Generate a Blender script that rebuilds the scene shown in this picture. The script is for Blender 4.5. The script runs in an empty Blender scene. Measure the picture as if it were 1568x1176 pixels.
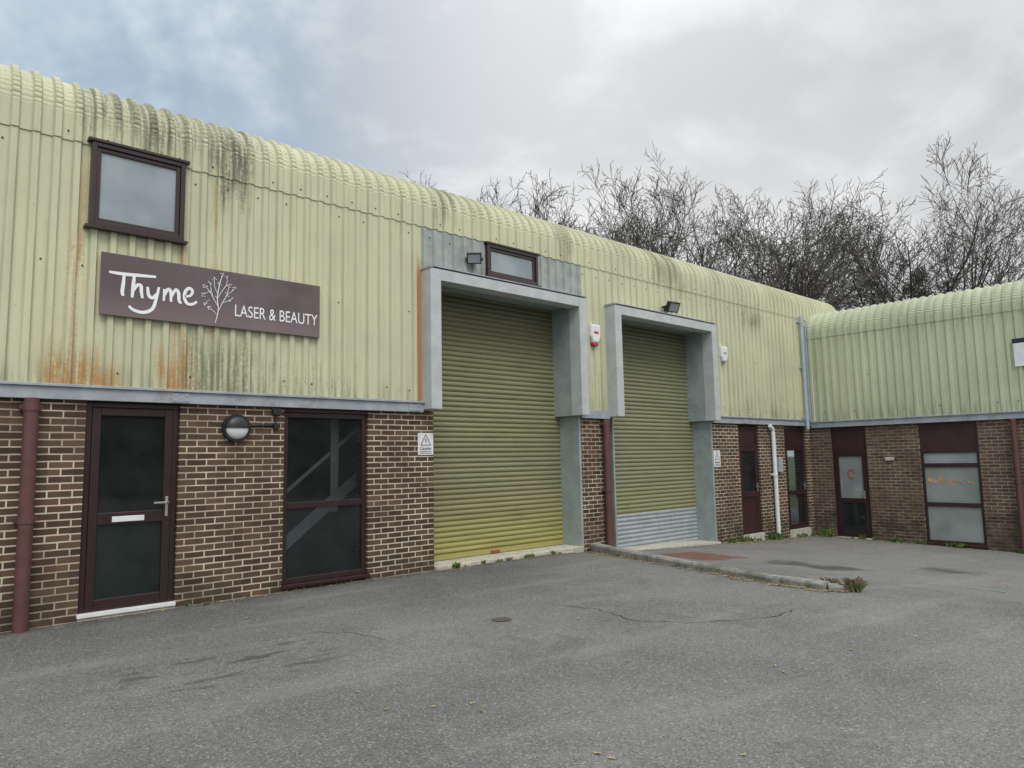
import bpy, bmesh, math, random
import numpy as np
from mathutils import Vector, Matrix
random.seed(7)
S=bpy.context.scene
COL=S.collection
# ------------------------------------------------------------------ node helpers
class NT:
    def __init__(s,nt): s.nt=nt; nt.nodes.clear()
    def n(s,t,**k):
        nd=s.nt.nodes.new(t)
        for a,b in k.items(): setattr(nd,a,b)
        return nd
    def put(s,sock,v):
        if isinstance(v,bpy.types.NodeSocket): s.nt.links.new(v,sock)
        elif v is not None:
            if sock.type=='RGBA' and isinstance(v,(tuple,list)) and len(v)==3: v=(*v,1)
            sock.default_value=v
    def m(s,op,a,b=None,c=None,clamp=False):
        nd=s.n('ShaderNodeMath',operation=op); nd.use_clamp=clamp
        s.put(nd.inputs[0],a); s.put(nd.inputs[1],b)
        if c is not None: s.put(nd.inputs[2],c)
        return nd.outputs[0]
    def mr(s,v,a,b,c=0.,d=1.):
        nd=s.n('ShaderNodeMapRange',interpolation_type='SMOOTHSTEP')
        for i,x in enumerate((v,a,b,c,d)): s.put(nd.inputs[i],x)
        return nd.outputs[0]
    def mix(s,f,a,b,blend='MIX'):
        nd=s.n('ShaderNodeMix',data_type='RGBA',blend_type=blend)
        s.put(nd.inputs[0],f); s.put(nd.inputs[6],a); s.put(nd.inputs[7],b)
        return nd.outputs[2]
    def noise(s,vec,scale,detail=3,rough=.5,dist=0):
        nd=s.n('ShaderNodeTexNoise'); s.put(nd.inputs['Vector'],vec)
        nd.inputs['Scale'].default_value=scale; nd.inputs['Detail'].default_value=detail
        nd.inputs['Roughness'].default_value=rough; nd.inputs['Distortion'].default_value=dist
        return nd.outputs[0]
    def comb(s,x,y,z):
        nd=s.n('ShaderNodeCombineXYZ'); s.put(nd.inputs[0],x); s.put(nd.inputs[1],y); s.put(nd.inputs[2],z); return nd.outputs[0]
    def obj(s):
        tc=s.n('ShaderNodeTexCoord'); sp=s.n('ShaderNodeSeparateXYZ'); s.nt.links.new(tc.outputs['Object'],sp.inputs[0])
        return tc.outputs['Object'],sp.outputs[0],sp.outputs[1],sp.outputs[2]
    def box(s,u,z,u0,u1,z0,z1,su=.05,sz=.15):
        a=s.mr(u,u0-su,u0+su); b=s.mr(u,u1-su,u1+su,1.,0.); c=s.mr(z,z0-sz,z0+sz); d=s.mr(z,z1-sz,z1+sz,1.,0.)
        return s.m('MULTIPLY',s.m('MULTIPLY',a,b),s.m('MULTIPLY',c,d))
    def out(s,col,rough=.6,bump=None,bs=.3,bd=.01,metal=0.,spec=.5):
        p=s.n('ShaderNodeBsdfPrincipled'); o=s.n('ShaderNodeOutputMaterial')
        s.put(p.inputs['Base Color'],col); s.put(p.inputs['Roughness'],rough); s.put(p.inputs['Metallic'],metal)
        s.put(p.inputs['Specular IOR Level'],spec)
        if bump is not None:
            b=s.n('ShaderNodeBump'); b.inputs['Strength'].default_value=bs; b.inputs['Distance'].default_value=bd
            s.put(b.inputs['Height'],bump); s.nt.links.new(b.outputs[0],p.inputs['Normal'])
        s.nt.links.new(p.outputs[0],o.inputs[0]); return p
def mat(name):
    m=bpy.data.materials.new(name); m.use_nodes=True; return m,NT(m.node_tree)
def simple(name,col,rough=.5,var=.15,scale=6,metal=0.,spec=.5,bs=0):
    m,t=mat(name); v,x,y,z=t.obj()
    n=t.noise(v,scale,3,.6); f=t.mr(n,.3,.7)
    c=t.mix(f,tuple(a*(1-var) for a in col),tuple(min(1,a*(1+var)) for a in col))
    t.out(c,rough,None,bs,.004,metal,spec); return m
# ------------------------------------------------------------------ mesh helpers
def newobj(name,verts,faces,mt,parent=None,M=None,smooth=False):
    me=bpy.data.meshes.new(name); me.from_pydata([tuple(v) for v in verts],[],faces); me.update()
    for q in (mt if isinstance(mt,(list,tuple)) else [mt]): me.materials.append(q)
    if smooth: me.polygons.foreach_set('use_smooth',[True]*len(me.polygons))
    ob=bpy.data.objects.new(name,me); COL.objects.link(ob)
    if M is not None: ob.matrix_world=M
    if parent is not None:
        ob.parent=parent; ob.matrix_parent_inverse=Matrix.Identity(4)
    return ob
def empty(name,loc=(0,0,0)):
    e=bpy.data.objects.new(name,None); e.empty_display_size=.2; COL.objects.link(e); return e
def bx(L,u0,u1,d0,d1,z0,z1):
    b=len(L[0]); L[0].extend([(u,d,z) for z in (z0,z1) for d in (d0,d1) for u in (u0,u1)])
    L[1].extend([(b,b+2,b+3,b+1),(b+4,b+5,b+7,b+6),(b,b+1,b+5,b+4),(b+2,b+6,b+7,b+3),(b,b+4,b+6,b+2),(b+1,b+3,b+7,b+5)])
def boxes(name,bl,mt,parent,M=None,bev=0):
    L=([],[])
    for b in bl: bx(L,*b)
    o=newobj(name,L[0],L[1],mt,parent,M)
    if bev:
        md=o.modifiers.new('b','BEVEL'); md.width=bev; md.segments=2; md.limit_method='ANGLE'
    return o
def tube(name,pts,r,mt,parent,M=None,n=14,cap=True):
    V=[];F=[]
    P=[Vector(p) for p in pts]; k=len(P)
    for i,p in enumerate(P):
        d=((P[min(i+1,k-1)]-p).normalized()+(p-P[max(i-1,0)]).normalized()).normalized()
        a=d.orthogonal() if abs(d.z)>.9 else d.cross(Vector((0,0,1)))
        if abs(d.z)>.9: a=Vector((1,0,0))-d*d.x
        a.normalize(); b=d.cross(a)
        rr=r[i] if isinstance(r,(list,tuple)) else r
        for j in range(n):
            t=2*math.pi*j/n; V.append(p+a*math.cos(t)*rr+b*math.sin(t)*rr)
    for i in range(k-1):
        for j in range(n): F.append((i*n+j,i*n+(j+1)%n,(i+1)*n+(j+1)%n,(i+1)*n+j))
    if cap: F.append(tuple(range(n))[::-1]); F.append(tuple((k-1)*n+j for j in range(n)))
    o=newobj(name,V,F,mt,parent,M,True); 
    md=o.modifiers.new('e','EDGE_SPLIT'); md.split_angle=math.radians(50)
    return o
XC=18.2
MB=Matrix.Translation((XC,0,0))@Matrix.Rotation(-math.pi/2,4,'Z')
# ------------------------------------------------------------------ materials
def clad_mat(name,base,detail):
    m,t=mat(name); v,u,d,z=t.obj()
    n1=t.noise(v,.7,3,.6); sv=t.comb(t.m('MULTIPLY',u,9.),0.,t.m('MULTIPLY',z,.45)); st=t.noise(sv,1.,3,.65)
    st2=t.noise(t.comb(t.m('MULTIPLY',u,22.),3.,t.m('MULTIPLY',z,.8)),1.,2,.6)
    c=t.mix(t.mr(n1,.3,.7),tuple(a*.92 for a in base),tuple(a*1.07 for a in base))
    c=t.mix(t.m('MULTIPLY',t.mr(st,.48,.75),.3),c,(.40,.38,.25))
    c=t.mix(t.m('MULTIPLY',t.mr(st2,.55,.8),.25),c,(.66,.66,.52))
    sh=t.m('FLOOR',t.m('DIVIDE',u,.95)); wn=t.n('ShaderNodeTexWhiteNoise',noise_dimensions='1D'); t.put(wn.inputs['W'],sh)
    c=t.mix(t.m('MULTIPLY',wn.outputs[0],.14),c,(.38,.42,.30))
    pr=t.m('PINGPONG',t.m('SUBTRACT',u,.049),.095)
    c=t.mix(t.m('MULTIPLY',t.m('MULTIPLY',t.mr(pr,.03,.055),t.mr(pr,.055,.075,1.,.25)),t.mr(st,.35,.65,.08,.32)),c,(.2,.2,.12))
    low=t.m('MULTIPLY',t.mr(z,2.4,2.8,1.,0.),t.mr(st,.42,.62)); c=t.mix(t.m('MULTIPLY',low,.5),c,(.17,.17,.09))
    fine=t.noise(v,28,2,.7); big=t.noise(t.comb(t.m('MULTIPLY',u,.8),0.,0.),1.,2,.6)
    er=t.m('MULTIPLY',t.mr(z,detail['al0'],detail['al0']+.3),t.mr(t.m('ADD',t.m('MULTIPLY',fine,.55),t.m('MULTIPLY',big,.6)),.5,.76))
    c=t.mix(t.m('MULTIPLY',er,.4),c,(.2,.2,.12))
    uj=t.m('ADD',u,t.m('MULTIPLY',t.m('SUBTRACT',n1,.5),.9))
    zj=t.m('ADD',z,t.m('MULTIPLY',t.m('SUBTRACT',st,.5),1.2))
    for (u0,u1,z0,z1,col,a,b,amt) in detail['marks']:
        k=t.box(uj if u1-u0>.3 else u,zj,u0,u1,z0,z1,.10 if u1-u0>.3 else .03,.22)
        q=t.m('MULTIPLY',k,t.mr(t.m('ADD',t.m('MULTIPLY',st2,.72),t.m('MULTIPLY',fine,.28)),a,b))
        c=t.mix(t.m('MULTIPLY',q,amt),c,col)
    c=t.mix(t.m('MULTIPLY',t.mr(fine,.66,.72),.25),c,(.2,.2,.1))
    t.out(c,.5,spec=.35); return m
BLK=(.06,.06,.04); RUST=(.42,.21,.06); ALG=(.16,.165,.09)
marksA=[(1.5,3.45,5.25,7.2,BLK,.38,.62,.62),(2.9,3.4,4.8,5.6,BLK,.40,.56,.68),(2.15,2.4,4.95,5.6,BLK,.4,.55,.5),
 (1.2,1.85,1.9,2.75,RUST,.36,.55,.85),(1.42,1.58,2.,4.0,RUST,.42,.64,.55),(2.3,2.75,1.9,2.8,RUST,.36,.55,.8),(2.5,2.66,2.,3.3,RUST,.4,.6,.5),
 (2.9,3.0,3.2,4.9,RUST,.4,.62,.55),(2.6,3.4,1.9,3.05,ALG,.38,.6,.8),(3.3,5.0,1.9,2.8,ALG,.46,.66,.6),(5.88,5.98,2.,4.6,RUST,.2,.4,.95),
 (1.5,1.6,2.,5.0,RUST,.42,.62,.45),(2.53,2.62,3.9,4.6,RUST,.36,.6,.5),(8.9,9.3,5.1,6.9,BLK,.4,.58,.5),(6.3,6.7,5.2,6.9,ALG,.42,.58,.6),(11.7,12.6,5.1,6.9,ALG,.38,.58,.6),(15.0,15.9,4.6,5.0,ALG,.4,.55,.8),
 (15.0,16.8,1.9,2.9,ALG,.44,.62,.6),(9.4,10.1,1.9,3.2,(.35,.32,.16),.42,.6,.5),(11.2,11.5,4.2,5.8,(.55,.4,.2),.5,.65,.4),(16.3,17.6,4.9,6.8,(.5,.4,.2),.5,.65,.4)]
marksB=[(0.3,6.,4.45,4.7,ALG,.45,.62,.5),(1.2,4.,2.,2.8,ALG,.5,.66,.5)]
cladA=clad_mat('cladding_paint',(.585,.578,.385),dict(al0=5.3,marks=marksA))
cladB=clad_mat('cladding_paint_wing',(.52,.545,.37),dict(al0=4.75,marks=marksB))
cladG=simple('cladding_grey',(.33,.355,.33),.5,.15,5)
def brick_mat(name,c1,c2,mort1,mort2):
    m,t=mat(name); v,u,d,z=t.obj()
    wob=t.m('MULTIPLY',t.m('SUBTRACT',t.noise(v,7,1),.5),.006)
    bv=t.comb(u,t.m('ADD',z,wob),0.)
    b=t.n('ShaderNodeTexBrick'); b.offset=.5
    t.put(b.inputs['Vector'],bv)
    for k,x in dict(Scale=1.,**{'Mortar Size':.008,'Mortar Smooth':.12,'Bias':-.1,'Brick Width':.225,'Row Height':.075}).items(): b.inputs[k].default_value=x
    n1=t.noise(v,1.3,3,.6); n2=t.noise(v,60,2,.7)
    t.put(b.inputs['Color1'],t.mix(n2,c1,tuple(a*1.5 for a in c1))); t.put(b.inputs['Color2'],t.mix(n2,c2,tuple(a*1.5 for a in c2)))
    t.put(b.inputs['Mortar'],t.mix(t.mr(n1,.35,.65),mort1,mort2))
    row=t.m('FLOOR',t.m('DIVIDE',z,.075)); col=t.m('FLOOR',t.m('DIVIDE',t.m('ADD',u,t.m('MULTIPLY',row,.1125)),.225))
    wn=t.n('ShaderNodeTexWhiteNoise',noise_dimensions='2D'); t.put(wn.inputs['Vector'],t.comb(col,row,0.))
    c=t.mix(.35,b.outputs[0],t.mix(1.,b.outputs[0],t.mix(wn.outputs[0],(.35,.33,.33),(1.3,1.2,1.1)),'MULTIPLY'))
    dirt=t.m('MULTIPLY',t.mr(z,-.05,.55,1.,0.),t.mr(t.noise(v,3,3,.6),.35,.65))
    c=t.mix(t.m('MULTIPLY',dirt,.65),c,(.035,.035,.022))
    h=t.m('SUBTRACT',1.,b.outputs[1])
    t.out(c,.85,h,.7,.008,spec=.2); return m
brickA=brick_mat('brown_brick',(.06,.038,.028),(.115,.072,.05),(.66,.60,.47),(.38,.33,.25))
brickB=brick_mat('brown_brick_wing',(.08,.052,.038),(.13,.088,.062),(.36,.32,.25),(.2,.17,.13))
galv,t=mat('galvanised_steel'); v,u,d,z=t.obj(); n=t.noise(v,5,4,.65); c=t.mix(t.mr(n,.3,.7),(.30,.325,.36),(.4,.425,.46))
c=t.mix(t.m('MULTIPLY',t.mr(t.noise(v,2.3,4,.7),.6,.72),.45),c,(.24,.17,.13)); t.out(c,.5,metal=.1)
steel=simple('painted_grey_steel',(.46,.485,.48),.5,.08,4)
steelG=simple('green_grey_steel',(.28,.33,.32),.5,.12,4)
upvc=simple('brown_upvc',(.035,.016,.016),.32,.12,8)
panelbr=simple('brown_panel',(.045,.017,.017),.4,.15,4)
pipem=simple('red_brown_pipe',(.115,.05,.046),.45,.15,6)
whitep=simple('white_plastic',(.72,.73,.72),.4,.06,8)
greyp=simple('grey_blue_pipe',(.36,.42,.46),.45,.1,6)
black=simple('black_plastic',(.015,.015,.016),.4,.2,8)
red=simple('red_plastic',(.5,.03,.03),.4,.1,8)
chrome=simple('satin_metal',(.6,.6,.6),.3,.05,8,metal=.8)
conc,t=mat('concrete'); v,u,d,z=t.obj(); n=t.noise(v,9,5,.7); c=t.mix(t.mr(n,.3,.7),(.36,.34,.28),(.6,.56,.46)); t.out(c,.9,n,.4,.01)
kconc,t=mat('kerb_concrete'); v,u,d,z=t.obj(); n=t.noise(v,11,5,.75); c=t.mix(t.mr(n,.3,.7),(.17,.165,.145),(.36,.35,.31)); c=t.mix(t.mr(t.noise(v,2,3),.45,.7),c,(.12,.12,.085)); t.out(c,.92,n,.6,.015)
def shutter_mat(name,top,bot,z0,z1):
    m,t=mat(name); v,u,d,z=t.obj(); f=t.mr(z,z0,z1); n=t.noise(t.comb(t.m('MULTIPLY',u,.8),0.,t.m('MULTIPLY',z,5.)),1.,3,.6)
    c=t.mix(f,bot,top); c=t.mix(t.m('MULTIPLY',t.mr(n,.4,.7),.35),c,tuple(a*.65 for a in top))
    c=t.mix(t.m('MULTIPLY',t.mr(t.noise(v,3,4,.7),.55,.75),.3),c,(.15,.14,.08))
    c=t.mix(t.m('MULTIPLY',t.mr(z,2.9,4.3),.6),c,(.09,.09,.06))  # shade under the header painted into the colour, darker towards the top
    t.out(c,.5,spec=.35); return m
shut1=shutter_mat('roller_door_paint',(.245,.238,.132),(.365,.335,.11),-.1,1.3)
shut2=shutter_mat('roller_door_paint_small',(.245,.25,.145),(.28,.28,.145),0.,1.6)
shutg=simple('roller_door_bare_slats',(.38,.42,.44),.45,.1,5,metal=.2)
def glass_mat(name,tint,fr=.06):
    m,t=mat(name); v,u,d,z=t.obj()
    tr=t.n('ShaderNodeBsdfTransparent'); tr.inputs[0].default_value=(*tint,1)
    gl=t.n('ShaderNodeBsdfGlossy'); gl.inputs['Roughness'].default_value=.04; gl.inputs[0].default_value=(.9,.95,1,1)
    b=t.n('ShaderNodeBump'); b.inputs['Strength'].default_value=.08; b.inputs['Distance'].default_value=.02; t.put(b.inputs['Height'],t.noise(v,1.2,1)); t.nt.links.new(b.outputs[0],gl.inputs['Normal'])
    fn=t.n('ShaderNodeFresnel'); fn.inputs[0].default_value=1.45
    di=t.n('ShaderNodeBsdfDiffuse'); di.inputs[0].default_value=(.25,.27,.27,1)
    m0=t.n('ShaderNodeMixShader'); t.put(m0.inputs[0],t.m('MULTIPLY',t.noise(v,2.5,4,.7),fr)); t.nt.links.new(tr.outputs[0],m0.inputs[1]); t.nt.links.new(di.outputs[0],m0.inputs[2])
    mx=t.n('ShaderNodeMixShader'); t.nt.links.new(fn.outputs[0],mx.inputs[0]); t.nt.links.new(m0.outputs[0],mx.inputs[1]); t.nt.links.new(gl.outputs[0],mx.inputs[2])
    o=t.n('ShaderNodeOutputMaterial'); t.nt.links.new(mx.outputs[0],o.inputs[0]); return m
glass=glass_mat('window_glass',(.6,.68,.68),.12)
def blindglass(name,col,rough=.12):
    m,t=mat(name); v,u,d,z=t.obj(); n=t.noise(v,1.5,3); t.out(t.mix(t.mr(n,.3,.7),tuple(a*.8 for a in col),tuple(a*1.15 for a in col)),rough,n,.03,.02,spec=.6); return m
gl_up=blindglass('upper_window_glass',(.27,.31,.33))
gl_frost=blindglass('frosted_glass',(.25,.28,.265),.2)
interior=simple('dark_interior',(.055,.062,.062),.8,.3,1.5)
intpale=simple('interior_stair_rail',(.42,.43,.41),.7,.1,2)
intgreen=simple('interior_green_board',(.03,.12,.085),.7,.2,2)
# ------------------------------------------------------------------ ground
def gz(x,y):
    z=float(np.interp(x,[8.6,10.9,13.5,16,18.2,24],[0,-.17,-.29,-.42,-.5,-.55]))
    if x>9: z+= -.022*min(6,max(0,-y))*min(1,(x-9)/6)
    return z
def axis(vals):
    return sorted(set(round(float(v),3) for v in vals))
xs=axis([-600,-300,-150,-80,-40,-20,-10]+list(np.arange(-6,20,.4))+[20,24,30,45,80,150,300,600])
ys=axis([-600,-300,-150,-80,-40,-25,-18]+list(np.arange(-14,4,.4))+[5,8,10,14,20,40,80,150,300,600])
V=[(x,y,gz(x,y)) for y in ys for x in xs]; nx=len(xs)
F=[(j*nx+i,j*nx+i+1,(j+1)*nx+i+1,(j+1)*nx+i) for j in range(len(ys)-1) for i in range(nx-1)]
asph,t=mat('asphalt'); v,u,d,z=t.obj()
big=t.noise(v,.35,3,.6); mid=t.noise(v,1.6,5,.7); fine=t.noise(v,70,2,.7)
vo=t.n('ShaderNodeTexVoronoi'); t.put(vo.inputs['Vector'],v); vo.inputs['Scale'].default_value=95
sp=t.n('ShaderNodeSeparateColor'); t.nt.links.new(vo.outputs['Color'],sp.inputs[0])
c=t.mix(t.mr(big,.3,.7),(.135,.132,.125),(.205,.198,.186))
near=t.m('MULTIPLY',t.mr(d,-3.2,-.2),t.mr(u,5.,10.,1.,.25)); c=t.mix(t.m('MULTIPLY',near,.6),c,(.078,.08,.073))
c=t.mix(t.m('MULTIPLY',t.mr(u,8.,12.),.5),c,(.26,.248,.225))
c=t.mix(t.m('MULTIPLY',t.mr(mid,.5,.72),.4),c,(.10,.098,.09))
c=t.mix(t.m('MULTIPLY',t.mr(mid,.3,.45,1.,0.),.3),c,(.28,.27,.25))
c=t.mix(t.m('MULTIPLY',t.mr(sp.outputs[0],.76,.95),.42),c,(.47,.45,.41))
c=t.mix(t.m('MULTIPLY',t.mr(sp.outputs[1],.6,.95),.55),c,(.045,.045,.045))
tr=t.noise(t.comb(t.m('MULTIPLY',u,.35),t.m('MULTIPLY',t.m('ADD',d,t.m('MULTIPLY',u,.12)),2.2),0.),1.,3,.5)
c=t.mix(t.m('MULTIPLY',t.mr(tr,.52,.72),.26),c,(.30,.29,.265))
stn=t.noise(v,.9,4,.75,.6); c=t.mix(t.m('MULTIPLY',t.mr(stn,.6,.66),.3),c,(.085,.083,.076))
blot=t.mr(t.noise(t.comb(t.m('ADD',t.m('MULTIPLY',u,2.6),t.m('MULTIPLY',d,1.4)),t.m('MULTIPLY',d,8.),7.),1.,2,.5),.55,.61)
c=t.mix(t.m('MULTIPLY',t.m('MULTIPLY',blot,t.box(u,d,1.4,3.0,-3.3,-2.3,.3,.3)),.62),c,(.045,.045,.043))
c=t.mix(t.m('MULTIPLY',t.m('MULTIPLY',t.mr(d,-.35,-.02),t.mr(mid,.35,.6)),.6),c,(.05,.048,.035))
wob=t.m('MULTIPLY',t.m('SUBTRACT',t.noise(v,3,3),.5),.5)
c=t.mix(t.m('MULTIPLY',t.box(t.m('ADD',u,wob),t.m('ADD',d,wob),10.3,11.6,-1.9,-.75,.08,.08),.8),c,(.17,.075,.045))
uw=t.m('ADD',u,t.m('MULTIPLY',wob,1.6)); dw=t.m('ADD',d,t.m('MULTIPLY',wob,2.6))
pud=t.m('MAXIMUM',t.box(uw,dw,11.0,11.7,-3.9,-2.5,.12,.15),t.box(uw,dw,12.6,13.2,-5.,-4.2,.2,.2))
c=t.mix(t.m('MULTIPLY',pud,.7),c,(.05,.047,.04))
grass=t.m('MAXIMUM',t.m('MAXIMUM',t.mr(d,9.,10.),t.mr(u,27.,28.)),t.mr(d,-34.,-33.,1.,0.)); c=t.mix(grass,c,t.mix(mid,(.03,.05,.015),(.07,.09,.03)))
h=t.m('ADD',fine,t.m('MULTIPLY',sp.outputs[0],.6))
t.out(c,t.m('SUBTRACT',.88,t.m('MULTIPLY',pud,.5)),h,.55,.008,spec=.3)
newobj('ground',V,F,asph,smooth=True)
hm,t=mat('reflection_hill_dark'); v,u,d,z=t.obj(); n=t.noise(v,.6,4,.7); t.out(t.mix(t.mr(n,.35,.65),(.02,.025,.012),(.07,.075,.04)),.95)  # unseen hill added behind the camera to darken the glass reflections
rh=random.Random(4); V=[];F=[]; hx=list(range(-160,161,4)); prof=[(-36,-.6),(-37,3.),(-40,6.5),(-48,9.),(-70,11),(-140,-.6)]
for x in hx:
    k=.8+.25*math.sin(x*.07)+.12*math.sin(x*.31)
    for (y,zz_) in prof: V.append((x+rh.uniform(-1,1),y+rh.uniform(-.8,.8),zz_*k*rh.uniform(.9,1.1) if zz_>0 else -.6))
for i in range(len(hx)-1):
    for j in range(5): F.append((i*6+j,i*6+j+1,(i+1)*6+j+1,(i+1)*6+j))
newobj('unseen_reflection_hill',V,F,hm,smooth=True)
# ------------------------------------------------------------------ cladding
PITCH=.19
def uprof(u0,u1):
    pts=[]; k=math.floor(u0/PITCH)-1
    while k*PITCH<u1+PITCH:
        b=k*PITCH
        for o,h in ((0,0),(.10,0),(.116,.034),(.172,.034)):
            pts.append((b+o,h))
        k+=1
    pts=[p for p in pts if u0<p[0]<u1]
    def hh(u):
        o=u%PITCH
        return float(np.interp(o,[0,.10,.116,.172,.19],[0,0,.034,.034,0]))
    return [(u0,hh(u0))]+pts+[(u1,hh(u1))]
def sheet(name,u0,u1,path,mt,parent,M=None,off=0.):
    P=uprof(u0,u1); V=[];F=[];n=len(P)
    for (d,z,nd,nz,cr) in path:
        for (u,h) in P:
            q=.012+off+h-cr*(.4+h/.034*.6); V.append((u,d+nd*q,z+nz*q))
    for i in range(len(path)-1):
        for j in range(n-1): F.append((i*n+j,i*n+j+1,(i+1)*n+j+1,(i+1)*n+j))
    return newobj(name,V,F,mt,parent,M)
def vert(z0,z1): return [(0,z0,-1,0,0),(0,z1,-1,0,0)]
def eaves(zb,z0,r):
    p=[(0,zb,-1,0,0)]; N=60; a1=math.radians(86)
    for i in range(N+1):
        a=a1*i/N; cr=.013 if i%5 in(0,) and i>0 else (0.004 if i%5 in (1,4) else 0)
        p.append((r-r*math.cos(a),z0+r*math.sin(a),-math.cos(a),math.sin(a),cr))
    d,z=p[-1][0],p[-1][1]; p.append((d+7,z+7*math.tan(math.radians(4)),-math.cos(a1),math.sin(a1),0)); return p
def bolts(name,pts,mt,parent,M=None,r=.011):
    V=[];F=[]
    for (u,d,z) in pts:
        b=len(V)
        for j in range(6): a=j*math.pi/3; V.append((u+r*math.cos(a),d,z+r*math.sin(a)))
        for j in range(6): a=j*math.pi/3; V.append((u+r*.8*math.cos(a),d-.01,z+r*.8*math.sin(a)))
        F.append(tuple(b+6+j for j in range(6)))
        for j in range(6): F.append((b+j,b+(j+1)%6,b+6+(j+1)%6,b+6+j))
    return newobj(name,V,F,mt,parent,M)
A=empty('industrial_unit_building'); B=empty('industrial_unit_building')
UL=-8.
EA=5.10
lo=[(UL,5.97,2.43),(5.97,9.37,4.41),(9.37,10.15,2.43),(10.15,13.58,4.41),(13.58,XC,2.43)]
for i,(a,b,zb) in enumerate(lo):
    if i==1:
        sheet('grey_cladding',5.97,9.5,vert(zb,EA),cladG,A)
        continue
    if i==2: a=9.5; sheet('wall_cladding_infill',9.37,9.5,vert(zb,4.41),cladA,A)
    sheet('wall_cladding',a,b,vert(zb,EA+.03),cladA,A)
sheet('curved_eaves_roof',UL,XC+2.2,eaves(EA,5.40,.5),cladA,A,off=.012)
sheet('wall_cladding',0,16,vert(2.40,4.6),cladB,B,MB)
sheet('curved_eaves_roof',-3,16,eaves(4.57,4.74,.5),cladB,B,MB,off=.012)
bl=[]; rb_=random.Random(21)
k=math.floor(UL/PITCH)
while k*PITCH<XC:
    uc=k*PITCH+.05
    if k%2==0:
        for z in (3.75,2.62,4.95):
            if rb_.random()<.55 and any(a<uc<b and zb<z for a,b,zb in lo) and not(1.7<uc<4.35 and 3.2<z<3.95) and not(1.55<uc<2.62 and z>4.1): bl.append((uc,-.013,z+rb_.uniform(-.02,.02)))
    if k%2 and rb_.random()<.7: bl.append((uc,-.026,EA+.1))
    k+=1
bolts('cladding_fixings',bl,black,A)
bolts('cladding_fixings',[(k*PITCH+.05,-.013,z) for k in range(0,80,2) for z in (3.5,2.62) if rb_.random()<.5],black,B,MB,.013)
# ------------------------------------------------------------------ walls (brick) with openings
def wall(name,spans,mt,parent,M=None):
    return boxes(name,[(a,b,0,.3,z0,z1) for a,b,z0,z1 in spans],mt,parent,M)
GB=-1.0
wall('brick_wall',[(UL,1.67,GB,2.42),(2.62,3.87,GB,2.42),(5.08,6.18,GB,2.42),(9.34,10.16,GB,2.42),(13.56,14.69,GB,2.42),(15.58,16.83,GB,2.42),(17.93,XC+.3,GB,2.42),
  (3.87,5.08,GB,.08)],brickA,A)
wall('brick_wall',[(0.002,.54,GB,2.42),(1.40,2.59,GB,2.42),(3.79,16,GB,2.42),(2.59,3.79,GB,-.5)],brickB,B,MB)
boxes('opening_lintels',[(1.67,2.62,.02,.3,2.29,2.44),(3.87,5.08,.02,.3,2.24,2.44),(14.69,15.58,.02,.3,2.26,2.44),(16.83,17.93,.02,.3,2.26,2.44)],panelbr,A)
boxes('opening_lintels',[(.54,1.40,.02,.3,2.2,2.42),(2.59,3.79,.02,.3,2.2,2.42)],panelbr,B,MB)
boxes('inner_wall',[(UL,XC-.1,1.6,1.7,-1,5.1),(UL,XC,.45,1.6,2.6,2.7)],interior,A)
boxes('inner_wall',[(-1,15.5,1.6,1.7,-1,4.6),(-1.,15.5,.3,1.6,2.45,2.5)],interior,B,MB)
boxes('gable_wall',[(UL-.1,UL,0,9,-1,5.8)],brickA,A)
boxes('gable_wall',[(16,16.1,0,9,-1,5.1)],brickB,B,MB)
boxes('fascia_rail',[(UL,5.965,-.07,-.002,2.29,2.445),(9.375,10.145,-.07,-.002,2.29,2.445),(13.585,XC-.01,-.07,-.002,2.29,2.445),(UL,5.965,-.10,-.071,2.42,2.45),(13.585,XC-.01,-.10,-.071,2.42,2.45)],galv,A,bev=.004)
boxes('fascia_rail',[(0.08,16,-.07,-.002,2.24,2.40),(0.08,16,-.10,-.071,2.375,2.405)],galv,B,MB,bev=.004)
boxes('rail_joint_plates',[(u-.1,u+.1,-.078,-.0705,2.3,2.41) for u in (2.6,5.8,-1.,14.9)],galv,A,bev=.002)
bolts('rail_bolts',[(u+a,-.079,z) for u in (2.6,5.8,-1,14.9) for a in(-.06,.06) for z in (2.325,2.385)],steel,A,r=.012)
# ------------------------------------------------------------------ portals and roller doors
def portal(x0,x1,zt,zb,parent,w=.19,p=.26):
    boxes('portal_frame_surround',[(x0,x0+w,-p,.0-.002,2.33,zt),(x1-w,x1,-p,-.002,2.33,zt),(x0+w,x1-w,-p,-.002,zt-.17,zt)],steel,parent,bev=.006)
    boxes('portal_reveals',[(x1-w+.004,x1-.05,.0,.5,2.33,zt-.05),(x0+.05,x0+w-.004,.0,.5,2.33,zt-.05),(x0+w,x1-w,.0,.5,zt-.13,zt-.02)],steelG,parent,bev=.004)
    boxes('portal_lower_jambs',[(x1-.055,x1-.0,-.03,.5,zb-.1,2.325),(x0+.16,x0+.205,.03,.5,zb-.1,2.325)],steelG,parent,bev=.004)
    boxes('portal_trim',[(x0-.012,x0+.03,-p-.012,-.01,zt+.001,zt+.02),(x0-.01,x1+.01,-p-.012,-.0,zt+.021,zt+.035)],galv,parent)
def shutter(name,x0,x1,z0,z1,d,mt,parent,sl=.082):
    prof=[(0,0),(.012,.1),(.024,.3),(.026,.55),(.016,.8),(.003,.92),(0,.96)]
    V=[];F=[]; z=z0
    while z<z1:
        for (h,f) in prof: V.append((x0,d-h,z+f*sl)); V.append((x1,d-h,z+f*sl))
        z+=sl
    for i in range(len(V)//2-1): F.append((2*i,2*i+1,2*i+3,2*i+2))
    return newobj(name,V,F,mt,parent)
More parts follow.
